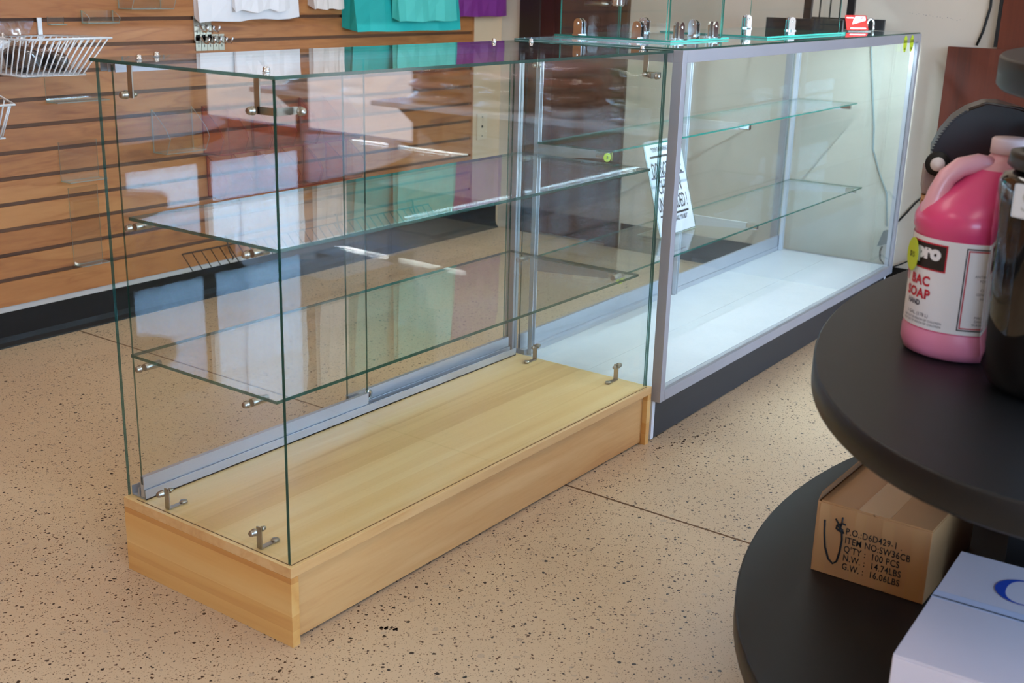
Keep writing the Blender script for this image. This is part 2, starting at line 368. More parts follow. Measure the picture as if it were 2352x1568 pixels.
box_obj('end_cap', (SX1 - .012, SX1, YB - .0225, YB - .010, .128, 2.45), SLATWOOD, wb)
tr1 = struct(box_obj('trim_1', (XL, SX1 + .215, YB - .012, YB, .108, .128), TRIMGREY))
bb = MB(); bb.prism([(XL, YB - .004, .110), (XL, YB, .110), (XL, YB, 0), (XL, YB - .022, 0), (XL, YB - .020, .004), (XL, YB - .010, .014), (XL, YB - .0055, .03)], (XR - XL - .02, 0, 0))
struct(bb.build('baseboard_back', BLACKBASE))
bb = MB(); bb.prism([(XR - .004, YF, .110), (XR, YF, .110), (XR, YF, 0), (XR - .022, YF, 0), (XR - .010, YF, .014), (XR - .0055, YF, .03)], (0, 1.24 - YF, 0))
struct(bb.build('baseboard_right', BLACKBASE))
# dark door in the right wall
dr = bpy.data.objects.new('door_1', None); COL.objects.link(dr); struct(dr); dr.location = (XR, 0, 0)
FRD = plain('dark_bronze_casing', srgb(44, 30, 22), .45)
for a, b in ((1.69, 1.80), (1.25, 1.31)): box_obj('casing', (-.022, 0, a, b, 0, 2.14), FRD, dr, bevel=.003)
box_obj('casing', (-.022, 0, 1.31, 1.69, 2.04, 2.14), FRD, dr, bevel=.003)
box_obj('door_leaf', (-.012, 0, 1.31, 1.69, .01, 2.04), DOORWOOD, dr)
box_obj('door_stile', (-.016, -.0121, 1.31, 1.36, .01, 2.03), DOORWOOD, dr); box_obj('door_stile', (-.016, -.0121, 1.62, 1.69, .01, 2.03), DOORWOOD, dr)
MB().tube([(-.012, 1.34, 1.02), (-.05, 1.34, 1.02), (-.055, 1.36, 1.02), (-.055, 1.44, 1.02)], .009).build('door_handle', NICKEL, dr)
# scuff marks on the right wall
sc = MB()
for k in range(16):
    y = .10 - k * .012 + random.uniform(-.003, .003); z = 1.03 - .0012 * k + random.uniform(-.003, .003)
    sc.box(XR - .0006, XR, y - random.uniform(.001, .004), y, z, z + random.uniform(.0006, .002))
sc.build('scuff_marks', INKG, wr)
# ceiling troffers
for i, (x, y) in enumerate(((-1.6, .6), (.4, .9), (2.2, .9), (-1.6, -1.4), (.5, -1.4), (2.3, -1.5), (-1.6, -3.3), (.5, -3.3), (2.3, -3.3))):
    t = thing('ceiling_light', 'fluorescent ceiling panel, %s, %s' % (('left column', 'middle column', 'right column')[i % 3], ('row over the slatted wall', 'row over the oval table', 'row by the shop windows')[i // 3]), 'light', (x, y, ZC - .02), 0, 'fluorescent ceiling panels')
    f = MB()
    for b in ((-.6, .6, -.3, -.28), (-.6, .6, .28, .3), (-.6, -.58, -.28, .28), (.58, .6, -.28, .28)): f.box(*b, -.01, .02)
    f.build('frame', WHITE, t); MB().box(-.58, .58, -.28, .28, -.004, .018).build('diffuser', PANELM, t)

# ================================================================== GLASS DISPLAY CASE ON THE MAPLE PLINTH
L, D, HB, HT, T = 1.218, .4545, .1515, .965, .006
A = thing('display_case', 'frameless glass display case on a pale maple plinth, empty shelves', 'display case')
dk = MB().box(0, L, 0, D, HB - .019, HB)
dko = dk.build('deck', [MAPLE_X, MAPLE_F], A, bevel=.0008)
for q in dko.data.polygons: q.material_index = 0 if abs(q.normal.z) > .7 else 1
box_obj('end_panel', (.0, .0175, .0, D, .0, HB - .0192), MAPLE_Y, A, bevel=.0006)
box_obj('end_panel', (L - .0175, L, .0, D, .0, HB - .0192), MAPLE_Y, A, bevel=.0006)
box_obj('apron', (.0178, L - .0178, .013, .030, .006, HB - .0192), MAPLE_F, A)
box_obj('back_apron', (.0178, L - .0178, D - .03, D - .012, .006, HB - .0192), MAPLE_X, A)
box_obj('glazing_groove', (.009, L - .012, .0075, .0095, HB - .001, HB + .0003), plain('groove_brown_line', srgb(120, 82, 44), .8), A)  # thin brown strip marking the groove along the glass
box_obj('glazing_groove', (.0075, .0095, .0097, D - .03, HB - .001, HB + .0003), MATS['groove_brown_line'], A)
for x in (.10, 1.08):
    for y in (.045, .40): MB().lathe([(.016, 0), (.016, .006), (.007, .008), (.007, .030)], (x, y, 0), 16).build('levelling_foot', WHITE, A)
g = .0095
MB().slab(g, L - g, g, g + T, HB + .0005, HT - T).open_bottom().build('front_glass', [GLASS, EDGE], A)
MB().slab(g, g + T, g + T + .0005, D - .002, HB + .0005, HT - T).open_bottom().build('side_glass', [GLASS, EDGE], A)
MB().slab(L - g - T, L - g, g + T + .0005, D - .002, HB + .0005, HT - T).open_bottom().build('side_glass', [GLASS, EDGE], A)
slab_obj('top_glass', (0, L, 0, D, HT - T + .0003, HT), A)
slab_obj('glass_shelf', (.022, L - .022, .030, .408, .688, .694), A)
slab_obj('glass_shelf', (.022, L - .022, .044, .430, .430, .436), A)
# sliding doors and their tracks
x0, x1 = g + T + .001, L - g - T - .001
tk = MB(); 
for y in (.4085, .4285, .4485): tk.box(x0, x1, y - .0012, y + .0012, HB + .0005, HB + .020)
tk.box(x0, x1, .4073, .4497, HB + .0005, HB + .003); tk.build('bottom_track', ALU, A)
tk = MB()
for y in (.4085, .4285, .4485): tk.box(x0, x1, y - .001, y + .001, HT - T - .016, HT - T - .0005)
tk.box(x0, x1, .4075, .4495, HT - T - .0025, HT - T - .0003); tk.build('top_track', ALU, A)
for nm, (xa, xb, y) in (('sliding_door', (.591, x1, .4375)), ('sliding_door', (x0, .634, .4165))):
    d = slab_obj(nm, (xa, xb, y - .0025, y + .0025, HB + .030, HT - T - .004), A)
    sh = MB().box(xa, xb, y - .005, y + .005, HB + .0045, HB + .046); sh.build('door_shoe', ALU, d)
lk = MB(); lk.lathe([(.0055, -.004), (.0125, -.004), (.0125, .003), (.0095, .004), (.0055, .004)], (.651, .4375 - .0068, .186), 24, axis='Y')
lk.build('door_lock', CHROME, A)
MB().lathe([(.0, -.0046), (.0056, -.0046), (.0056, .002)], (.651, .4308, .186), 16, axis='Y').build('lock_plug', plain('lock_brown', srgb(70, 46, 36), .4), A)
# brackets
def bolt(mb, c, axis, r=.0085, l=.010):
    r *= .72
    """domed cap screw with a washer, centred on c along axis, head towards the sign of l"""
    s = 1 if l > 0 else -1; h = abs(l)
    mb.lathe([(.0, 0), (r, 0), (r, s * h * .25), (r * .78, s * h * .3), (r * .86, s * h * .7), (r * .62, s * h), (.0, s * h * .95)], c, 18, axis=axis)
def foot_bracket(x, y, s):
    m = MB(); m.box(x - .0012, x + .0012, y - .006, y + .006, HB + .001, HB + .042)
    m.box(min(x, x + s * .04), max(x, x + s * .04), y - .005, y + .005, HB + .0007, HB + .0027)
    m.lathe([(.0, HB + .0028), (.008, HB + .0028), (.0065, HB + .006), (0, HB + .0066)], (x + s * .036, y, 0), 14)
    bolt(m, (x + s * .006, y, HB + .036), 'X', .0065, s * .008)
    bolt(m, (x - s * (T + .003), y, HB + .036), 'X', .0095, -s * .012)
    return m.build('foot_bracket', NICKEL, A)
for y in (.095, .345):
    foot_bracket(g + T + .002, y, 1); foot_bracket(L - g - T - .002, y, -1)
def pin(x, y, z, s):
    m = MB(); m.tube([(x, y, z), (x + s * .034, y, z)], .0068, 14)
    bolt(m, (x - s * (T + .002), y, z), 'X', .0095, -s * .010); return m.build('shelf_pin', NICKEL, A)
for z, ys in ((.6800, (.085, .385)), (.4215, (.100, .385))):
    for y in ys: pin(g + T + .001, y, z, 1); pin(L - g - T - .001, y, z, -1)
def hang_bracket(x, y, s, corner):
    m = MB(); zt = HT - T; m.box(x - .0012, x + .0012, y - .006, y + .006, zt - .056, zt - .001)
    m.box(min(x, x + s * .028), max(x, x + s * .028), y - .006, y + .006, zt - .003, zt - .001)
    bolt(m, (x - s * (T + .003), y, zt - .050), 'X', .010, -s * .012); bolt(m, (x + s * .004, y, zt - .050), 'X', .007, s * .007)
    if corner:
        yy = g + T + .004
        m.box(min(x, x + s * .045), max(x, x + s * .045), yy, yy + .0024, zt - .056, zt - .044); m.box(x - .0012, x + .0012, yy, y, zt - .056, zt - .044)
        bolt(m, (x + s * .040, yy - T - .004, zt - .050), 'Y', .010, -.011); bolt(m, (x + s * .040, yy + .004, zt - .050), 'Y', .007, .007)
    m2 = MB(); bolt(m2, (x + s * .020, y, HT + .0005), 'Z', .0085, .008); m2.build('top_stud', CHROME, A)
    m.build('top_bracket', NICKEL, A)
hang_bracket(g + T + .003, .060, 1, True); hang_bracket(g + T + .003, .372, 1, False)
hang_bracket(L - g - T - .003, .060, -1, True); hang_bracket(L - g - T - .003, .372, -1, False)
for x in (.11, 1.09):
    m2 = MB(); bolt(m2, (x, .418, HT + .0005), 'Z', .0085, .008); m2.build('top_stud', CHROME, A)

# ================================================================== LIT ALUMINIUM SHOWCASE
BX, BY, BR = 1.2320, -.0178, math.radians(1.1107)
L2, D2, ZB, Z2 = 1.797, .48, .108, .9645
B = thing('glass_showcase', 'long lit glass showcase with silver frame, white deck and charcoal kick', 'showcase', (BX, BY, 0), BR)
R = .028; zd = .137
def post(u0, u1, v0, v1): return box_obj('corner_post', (u0, u1, v0, v1, ZB + R, Z2 - R), ALU_W, B, bevel=.001)
post(0, .022, 0, .026); post(L2 - .022, L2, 0, .026); post(0, .022, D2 - .026, D2); post(L2 - .022, L2, D2 - .026, D2)
for z in (ZB, Z2 - R):
    nm = 'bottom_rail' if z == ZB else 'top_rail'
    dp = .024
    for b in ((.024, L2 - .024, 0, dp), (.024, L2 - .024, D2 - dp, D2), (0, .022, .026, D2 - .026), (L2 - .022, L2, .026, D2 - .026)):
        box_obj(nm, (*b, z, z + R), ALU_W, B, bevel=.0008)
    for u in (0, L2 - .0235):
        for v in (0, D2 - .0255): box_obj('corner_joint', (u, u + .0235, v, v + .0255, z - .0003, z + R + .0003), ALU_W, B, bevel=.001)
slab_obj('top_glass', (.004, L2 - .004, .004, D2 - .004, Z2 + .0006, Z2 + .0046), B, [GLASSB, EDGE])
slab_obj('front_glass', (.022, L2 - .022, .008, .012, ZB + .022, Z2 - R + .006), B, [GLASSB, EDGE])
slab_obj('end_glass', (.008, .012, .026, D2 - .026, ZB + .022, Z2 - R + .006), B, [GLASSB, EDGE])
slab_obj('end_glass', (L2 - .012, L2 - .008, .026, D2 - .026, ZB + .022, Z2 - R + .006), B, [GLASSB, EDGE])
for k, (va, vb) in enumerate(((.0245, .232), (.2328, D2 - .0245))):
    box_obj('deck_board', (.0225, L2 - .0225, va, vb, zd - .012, zd), WHITEDECK, B)
box_obj('kick_panel', (.0162, L2 - .0162, .022, .036, .004, ZB - .0005), KICK, B)
box_obj('side_plinth', (.002, .016, .021, D2 - .03, .004, ZB - .0005), WHITE, B); box_obj('side_plinth', (L2 - .016, L2 - .002, .021, D2 - .03, .004, ZB - .0005), WHITE, B)
for u in (.05, .62, L2 - .05):
    for v in (.06, .42): MB().lathe([(.014, 0), (.014, .008), (.007, .010), (.007, .10)], (u, v, 0), 14).build('levelling_foot', WHITE, B)
# back doors, bottom guide
vd = D2 - .036
box_obj('bottom_track', (.0225, L2 - .0225, vd - .014, D2 - .0245, zd + .0005, zd + .016), ALU, B)
for xa, xb, v in ((.024, .93, vd + .004), (.89, L2 - .024, vd - .008)):
    d = slab_obj('sliding_door', (xa, xb, v - .002, v + .002, zd + .020, Z2 - R - .002), B, [GLASSB, EDGE])
    MB().box(xa, xb, v - .004, v + .004, zd + .0165, zd + .058).build('door_shoe', ALU, d)
    e = xb if xa < .1 else xa
    MB().box(e - .006, e + .006, v - .0035, v + .0035, zd + .0585, Z2 - R - .003).build('door_stile', ALU, d)
# shelf standards and brackets
STD = plain('zinc_standard', srgb(206, 209, 215), .32, .35)
def standard(u):
    m = MB(); v = vd - .028
    m.box(u - .008, u - .0065, v, v + .013, zd + .001, Z2 - R - .001).box(u + .0065, u + .008, v, v + .013, zd + .001, Z2 - R - .001).box(u - .0065, u + .0065, v + .011, v + .013, zd + .001, Z2 - R - .001)
    s = m.build('shelf_standard', STD, B)
    k = MB(); z = zd + .05
    while z < Z2 - .06: k.box(u - .0064, u + .0064, v + .0104, v + .0109, z, z + .012); z += .0254
    o = k.build('slots', BLACK, s); o['kind'] = 'stuff'
def bracket(u, v0, z):
    v1 = vd - .029; m = MB()
    m.prism([(u - .005, v1, z - .001), (u - .005, v0 + .006, z - .001), (u - .005, v0 + .006, z - .018), (u - .005, v1, z - .036)], (.010, 0, 0))
    o = m.build('shelf_bracket', STD, B)
    c = MB(); c.box(u - .0068, u + .0068, v0 - .006, v0 + .032, z - .019, z - .0008); c.build('bracket_clip', CHROME, o, bevel=.003)
for u in (.045, .88, L2 - .045): standard(u)
for z, v0 in ((.7095, .20), (.409, .148)):
    slab_obj('glass_shelf', (.030, L2 - .030, v0 - .01, vd - .030, z, z + .005), B, [GLASSB, EDGE_M])
    for u in (.045, .88, L2 - .045): bracket(u, v0 + .012, z)
# light strip under the front top rail
ls = MB().prism([(.03, .0245, .9345), (.03, .0245, .946), (.03, .036, .946)], (L2 - .06, 0, 0)).build('light_strip', ALU, B)
m = MB(); n = 108
for k in range(n):
    u = .04 + (L2 - .08) * (k + .5) / n
    m.poly([(u - .0042, .0268, .9352), (u + .0042, .0268, .9352), (u + .0042, .0318, .9402), (u - .0042, .0318, .9402)])
dio = m.build('light_diodes', LEDM, ls); dio['kind'] = 'stuff'
def tB(u, v, z):
    c, s = math.cos(BR), math.sin(BR); return (BX + u * c - v * s, BY + u * s + v * c, z)
# printed sign on the lower shelf in a clear L-shaped holder
zs0 = .4145
sg = thing('paper_sign', 'white warning sign leaning in a clear holder on the lower showcase shelf', 'sign', tB(.452, .265, zs0), BR)
lean = math.atan2(.074, .262)
def sgf(off): return lambda x, y: (x, y * math.sin(lean) - off * math.cos(lean), y * math.cos(lean) + off * math.sin(lean))
def sg_sheet(x0, x1, y0, y1, o0, o1, mats, nm):
    f0, f1 = sgf(o0), sgf(o1); m = MB(); q = [(x0, y0), (x1, y0), (x1, y1), (x0, y1)]
    V = [m.bm.verts.new(f0(*p)) for p in q] + [m.bm.verts.new(f1(*p)) for p in q]
    for i, f in enumerate(((0, 1, 2, 3), (7, 6, 5, 4), (0, 4, 5, 1), (1, 5, 6, 2), (2, 6, 7, 3), (3, 7, 4, 0))):
        m.bm.faces.new([V[k] for k in f]).material_index = 0 if i < 2 else 1
    return m.build(nm, mats, sg)
PAPS = plain('sign_paper', srgb(186, 184, 190), .65)
sg_sheet(0, .2175, .004, .276, .0010, .0016, [PAPS, PAPS], 'paper')
sg_sheet(-.001, .2185, .003, .277, .0030, .0048, [ACRYL, EDGE_A], 'holder_front')
sg_sheet(-.001, .2185, .003, .277, -.0018, -.0002, [ACRYL, EDGE_A], 'holder_back')
slab_obj('holder_foot', (-.001, .2185, -.002, .075, .0003, .0022), sg, [ACRYL, EDGE_A])
ft = sgf(.0022); m = MB()
text_mb('"YOUR CHILD BREAKS, YOU BUY"', .019, lambda x, y: ft(x + .1087, y + .243), m, 0, .52, 'CENTER', 1, .0002)
text_mb('DO NOT LEAVE', .058, lambda x, y: ft(x + .1087, y + .172), m, 0, .43, 'CENTER', 1.0, .0004)
text_mb('CHILDREN', .058, lambda x, y: ft(x + .1087, y + .122), m, 0, .50, 'CENTER', 1.0, .0004)
text_mb('UNATTENDED !', .058, lambda x, y: ft(x + .1087, y + .072), m, 0, .43, 'CENTER', 1.0, .0004)
text_mb('"YOUR CHILD BREAKS, YOU BUY"', .019, lambda x, y: ft(x + .1087, y + .037), m, 0, .52, 'CENTER', 1, .0002)
for y in (.226, .056): m.poly([ft(.022, y), ft(.196, y), ft(.196, y + .006), ft(.022, y + .006)])
m.build('sign_lettering', INK, sg)
m = MB(); m.poly([ft(.010, .167), ft(.2075, .167), ft(.2075, .172), ft(.010, .172)]); m.build('fold_line', INKG, sg)
# lime price stickers
def sticker(parent, c, uv, r, txt, name='price_sticker', label=None, ratio=1.45, n=(0, -1, 0)):
    """oval price sticker; uv = two unit vectors (right, up) of its face"""
    ru, up = Vector(uv[0]), Vector(uv[1]); c = Vector(c); nn = ru.cross(up).normalized()
    m = MB(); A_ = [m.bm.verts.new(c + ru * r * math.cos(a) + up * r * ratio * math.sin(a) + nn * .0006) for a in [2 * PI * k / 28 for k in range(28)]]
    B_ = [m.bm.verts.new(v.co - nn * .0006) for v in A_]
    m.bm.faces.new(A_); m.bm.faces.new(B_[::-1])
    for k in range(28): m.bm.faces.new((A_[k], A_[(k + 1) % 28], B_[(k + 1) % 28], B_[k]))
    o = m.build(name, LIME, parent)
    t = MB()
    for body, sz, yy in txt: text_mb(body, sz, lambda x, y: c + ru * x + up * (y + yy) + nn * .0009, t, 0, .9, 'CENTER', 1, .0002)
    t.build('price_lettering', INK, o); return o
c_, s_ = math.cos(BR), math.sin(BR)
for k, u in enumerate((L2 - .175, L2 - .105)):
    e = thing('price_sticker', ('lime oval price sticker on the silver top rail, the one nearer the middle', 'lime oval price sticker on the silver top rail, the one nearer the corner post')[k], 'sticker', tB(u, -.0008, Z2 - .030), BR, 'lime price stickers')
    sticker(e, (0, 0, 0), ((1, 0, 0), (0, 0, 1)), .019, (('$35.00', .013, .004), ('Each', .010, -.018)), 'sticker_face')
for k, (u, z, vv, lab) in enumerate(((.045, .690, .186, 'lime price sticker on the end clip of the upper showcase shelf bracket'), (.045, .388, .132, 'lime price sticker on the end clip of the lower showcase shelf bracket'))):
    e = thing('price_sticker', lab, 'sticker', tB(u, vv + .0205, z + .006), BR, 'lime price stickers')
    sticker(e, (-.012, 0, 0), ((.8, -.6, 0), (0, 0, 1)), .010, (('$', .01, -.003),), 'sticker_face', ratio=1.1); sticker(e, (.010, 0, 0), ((.8, .6, 0), (0, 0, 1)), .010, (('$', .01, -.003),), 'sticker_face', ratio=1.1)

# ================================================================== ON TOP OF THE SHOWCASE
ZT = Z2 + .005
def clip(parent, c, ang, h=.042):
    """chrome glass clamp: two rounded cheeks on a small foot"""
    m = MB(); r = .0125
    for s in (-1, 1):
        pr_ = [(-r, s * .0045, 0), (-r, s * .0045, h - r)] + [(-r * math.cos(a), s * .0045, h - r + r * math.sin(a)) for a in [PI * k / 10 for k in range(1, 10)]] + [(r, s * .0045, h - r), (r, s * .0045, 0)]
        m.prism(pr_, (0, s * .005, 0)); bolt(m, (0, s * .0095, h - r), 'Y', .0055, s * .002)
    m.box(-.009, .009, -.020, .020, -.0015, .0025)
    return m.build('glass_clip', CHROME, parent, loc=c, rot=(0, 0, ang))
mc = thing('countertop_cube', 'small glass cube with chrome clips standing on the showcase top', 'display cube', tB(.20, .14, ZT), BR)
w, d, h = .335, .345, .30; zb = .006
slab_obj('base_plate', (0, w, 0, d, .0005, .0055), mc, [GLASSB, EDGE_L])
slab_obj('side_pane', (.010, .015, .02, d - .012, zb, h), mc, [GLASSB, EDGE_L]); slab_obj('side_pane', (w - .015, w - .010, .02, d - .012, zb, h), mc, [GLASSB, EDGE_L])
slab_obj('front_pane', (.0155, w - .0155, .012, .017, zb, h), mc, [GLASSB, EDGE_L])
slab_obj('door_pane', (.0155, w - .0175, d - .012, d - .007, zb, h), mc, [GLASSB, EDGE_L]); slab_obj('top_pane', (0, w, 0, d, h + .0005, h + .0055), mc, [GLASSB, EDGE_L])
for c, a in (((.0125, .10, .006), PI / 2), ((.0125, d - .07, .006), PI / 2), ((w - .0125, .10, .006), PI / 2), ((w - .0125, d - .09, .006), PI / 2), ((.07, .0145, .006), 0), ((w - .07, .0145, .006), 0)): clip(mc, c, a)
hg = MB()
for s in (-1, 1): hg.box(w - .014 - .020 + s * .011, w - .014 - .000 + s * .011, d - .018, d - .001, .075, .115)
hg.build('hinge', CHROME, mc, bevel=.004)
pl = thing('glass_plate', 'loose glass plate with two chrome clips beside the glass cube', 'glass plate', tB(.70, .10, ZT), BR)
slab_obj('plate', (0, .62, 0, .34, .0005, .0055), pl, [GLASSB, EDGE_L])
slab_obj('standing_pane', (.608, .613, .02, .33, .006, .22), pl, [GLASSB, EDGE_L])
clip(pl, (.52, .30, .006), -.55); clip(pl, (.50, .14, .006), -.55); 
ea = thing('display_rack', 'black wire display rack with two flat feet on the showcase top', 'rack', tB(1.44, .28, ZT), BR)
for u in (0, .30):
    o = -.02 if u else 0
    box_obj('foot', (u - .006, u + .006, -.125 + o * 2, .145 + o, .0005, .038), BLACK, ea)
    box_obj('upright', (u - .007, u + .007, -.012 + o * 2, .014 + o * 2, .0385, .42), BLACK, ea)
for u in (.075, .15, .225): MB().tube([(u, -.004 - .1 * u, .03), (u, -.004 - .1 * u, .40)], .003).build('rod', BLACK, ea)
MB().box(-.006, .306, -.014, .006, .402, .416).build('crossbar', BLACK, ea); MB().box(.007, .293, -.02, -.008, .026, .034).build('crossbar', BLACK, ea)
ch = thing('card_holder', 'clear card holder with a red and white business card', 'card holder', tB(1.585, .155, ZT), BR - .55)
def cf(x, y, o=0): return (x, y * .35 - o, y * .93 + .004)
m = MB(); m.prism([cf(-.045, 0), cf(.045, 0), cf(.045, .052), cf(-.045, .052)], (0, .001, 0)); card = m.build('card', REDCARD, ch)
m = MB(); m.poly([cf(-.02, .020, .0006), cf(.040, .034, .0006), cf(.040, .048, .0006), cf(-.002, .048, .0006), cf(-.012, .036, .0006)]); m.poly([cf(-.040, .041, .0006), cf(-.010, .041, .0006), cf(-.010, .045, .0006), cf(-.040, .045, .0006)])
m.poly([cf(-.03, .004, .0006), cf(.036, .004, .0006), cf(.036, .008, .0006), cf(-.03, .008, .0006)]); m.build('card_print', PAPER, card)
text_mb('LSP', .010, lambda x, y: cf(x + .014, y + .039, .0012), None, 0, 1, 'LEFT', 1, .0003).build('card_lettering', INKR, card)
ho = MB(); ho.slab(-.048, .048, .026, .028, .0005, .040); ho.slab(-.048, .048, -.012, .028, .0003, .0020); ho.build('holder', [ACRYL, EDGE_A], ch)
lp = MB(); lp.tube([(.060 + .014 * math.cos(a), .01, .022 + .020 * math.sin(a)) for a in [PI * k / 10 for k in range(11)]][::-1], .004, 8); lp.tube([(.046, .01, .022), (.046, .01, .0005)], .004, 8); lp.tube([(.074, .01, .022), (.074, .01, .0005)], .004, 8)
e = thing('chrome_hoop', 'small chrome hoop standing behind the red business card', 'hoop', tB(1.585, .155, ZT), BR - .55); lp.build('hoop', CHROME, e)

# ================================================================== ON THE SLATTED WALL
YS = YB - .0222      # front face of the slats
def bag(name, label, x0, x1, zb, zt, y, dep, mat, flare=.02, skew=0.0, group='paper bags hung on the slatted wall', handles=True):
    """hanging gusseted paper bag: flat at the top, opening to depth dep at the bottom"""
    t = thing(name, label, 'bag', ((x0 + x1) / 2, y, zb), 0, group)
    w = (x1 - x0) / 2; H = zt - zb; rings = []
    rnd = random.Random(int(x0 * 1000))
    N = 9
    for i in range(N + 1):
        f = i / N; dd = dep * (1 - f) ** .7 + .006; ww = w * (1 + flare * (1 - f)); g = dd * .42 * min(1, 3 * f + .15) * (.3 + .7 * f)
        z = f * H
        j = lambda a=.0035: rnd.uniform(-a, a) * (1 - abs(2 * f - 1) * .6)
        sk = skew * (1 - f)
        fr = [(-ww + 2 * ww * k / 8, -dd + j() + (.006 * math.sin(k * 1.7 + i * .6)), z) for k in range(9)]
        bk = [(ww - 2 * ww * k / 8, -.001, z) for k in range(9)]
        ring = fr + [(ww - g, -dd * .5, z)] + bk + [(-ww + g, -dd * .5, z)]
        rings.append([(p[0], p[1], p[2] + (sk * (p[0] + ww) / (2 * ww)) + (.012 * (p[1] / max(dep, .01)) if i == 0 else 0)) for p in ring])
    m = MB().loft(rings, True, 0, False); m.build('bag_body', mat, t)
    if handles:
        h = MB()
        h.tube([(-w * .35, -.008, H), (-w * .30, -.012, H + .10), (0, -.012, H + .15), (w * .30, -.012, H + .10), (w * .35, -.008, H)], .0025, 6); h.build('handle', mat, t)
    hk = MB(); hk.tube([(0, 0, H + .148), (0, -.03, H + .146), (0, -.05, H + .152)], .003, 8); hk.box(-.012, .012, -.002, 0, H + .12, H + .17); hk.build('hook', CHROME, t)
    return t
bag('paper_bag', 'wide white paper bag hanging above the chrome hook strips', 1.395, 1.845, .960, 1.36, YS, .022, PAPER, .01, .012)
bag('paper_bag', 'small white bag hung in front of the wide white one', 1.53, 1.78, .997, 1.34, YS - .032, .012, PAPER, .01, .006)
bag('paper_bag', 'cream white bag hanging between the white and teal bags', 1.912, 2.065, 1.000, 1.40, YS, .03, PAPER2, .03)
bag('paper_bag', 'large deep teal paper bag with open gusset', 2.09, 2.70, .918, 1.40, YS, .075, TEAL, .02, -.004)
bag('paper_bag', 'pale teal bag overlapping the large teal one', 2.28, 2.62, .955, 1.36, YS - .083, .035, TEAL_L, .04)
bag('paper_bag', 'purple paper bag hanging at the end of the slatted wall', 2.735, 3.06, .966, 1.40, YS, .04, PURPLE, .06)
# chrome hook strips
def hook_strip(label, x0, x1, z0, z1, n, zh):
    t = thing('hook_strip', label, 'hook strip', (x0, YS, z0), 0, 'chrome hook strips on the slats')
    w = (x1 - x0) / n
    for k in range(n):
        m = MB().box(k * w + .001, (k + 1) * w - .001, -.003, -.0003, 0, z1 - z0); m.build('faceplate', NICKEL, t, bevel=.0006)
        s = MB()
        for q in range(2): s.box(k * w + w * .45, k * w + w * .55, -.0034, -.003, .012 + q * .012, .020 + q * .012)
        s.build('slot', BLACK, t)
        h = MB(); c = k * w + w / 2
        h.tube([(c, -.003, zh + .006), (c, -.020, zh + .004), (c, -.034, zh - .012), (c, -.050, zh - .014), (c, -.060, zh + .004)], .0030, 8); h.build('hook', CHROME, t)
hook_strip('grey hook strip with two hooks just below the wide white bag', 1.388, 1.462, .885, .966, 3, .045)
hook_strip('chrome strip of five short hooks under the white bag', 1.392, 1.515, .853, .906, 5, .040)
# white wire baskets
def wire(t, segs, r=.0022, nm='wire'):
    m = MB()
    for s in segs: m.tube(s, r, 6)
    return m.build(nm, WIRE, t)
def lerp(a, b, f): return tuple(a[i] + (b[i] - a[i]) * f for i in range(3))
def basket(label, rim, bot, nside, nfront, strap_x, zs_):
    """rim / bot: four corners back-left, back-right, front-right, front-left (world); wires one by one"""
    t = thing('wire_basket', label, 'basket', (0, 0, 0), 0, 'white wire baskets on the slatted wall')
    MB().tube([rim[0], rim[1], rim[2], rim[3]], .0034, 8, closed=True).build('rim', WIRE, t)
    MB().tube([bot[0], bot[1], bot[2], bot[3]], .0028, 8, closed=True).build('bottom_frame', WIRE, t)
    for k in range(4):
        a, b = rim[k], rim[(k + 1) % 4]; c, d = bot[k], bot[(k + 1) % 4]; n = nfront if k % 2 == 0 else nside
        for i in range(n):
            f = (i + .5) / n; wire(t, [[lerp(a, b, f), lerp(c, d, f)]])
    for i in range(nfront):
        f = (i + .5) / nfront; wire(t, [[lerp(bot[0], bot[1], f), lerp(bot[3], bot[2], f)]])
    for x in strap_x: MB().box(x - .007, x + .007, YS - .005, YS - .0005, rim[0][2] - .01, zs_).build('strap', WIRE, t)
    return t
yb_ = YS - .006
b1 = basket('white wire basket holding black packages in clear film', [(.615, yb_, .915), (.87, yb_, .915), (.87, 1.61, .921), (.615, 1.61, .921)],
       [(.600, yb_ - .01, .825), (.79, yb_ - .01, .825), (.79, 1.63, .823), (.600, 1.63, .823)], 10, 12, (.66, .825), .966)
b2 = basket('empty white wire basket with a sloping side, cut by the picture edge', [(.28, yb_, .815), (.572, yb_, .815), (.572, 1.64, .752), (.28, 1.64, .752)],
       [(.30, yb_, .665), (.565, yb_, .665), (.558, 1.68, .660), (.30, 1.68, .660)], 8, 9, (.34, .54), .90)
def lump(name, label, c, size, mat, seed, film=True, group=None):
    t = thing(name, label, 'package', c, 0, group); r = random.Random(seed)
    def blob(sc, amp, nu, nv, zmin):
        m = MB(); rings = []; ph = [r.uniform(0, 6) for _ in range(8)]
        for i in range(nv + 1):
            a = PI * (.04 + .92 * i / nv); ring = []
            for k in range(nu):
                b = 2 * PI * k / nu
                q = 1 + amp * (math.sin(3 * b + ph[0] + 2 * a) + .6 * math.sin(5 * b - 3 * a + ph[1]) + .5 * math.sin(7 * a + 2 * b + ph[2]) + r.uniform(-.5, .5)) / 2
                ca, sa = math.copysign(abs(math.cos(a)) ** .7, math.cos(a)), math.sin(a) ** .7
                ring.append((size[0] * sc * q * sa * math.cos(b), size[1] * sc * q * sa * math.sin(b), max(zmin, size[2] * sc * (1 - q * ca) )))
            rings.append(ring)
        return m.loft(rings, True, 0, True)
    blob(.95, .10, 22, 12, .0).build('contents', mat, t)
    if film: blob(1.05, .16, 26, 14, .0).build('film', FILM, t)
    return t
lump('wrapped_package', 'black garment pack in crinkled film in the left half of the basket', (.655, 1.72, .829), (.042, .070, .036), GARM, 3, group='film packs in the wire basket')
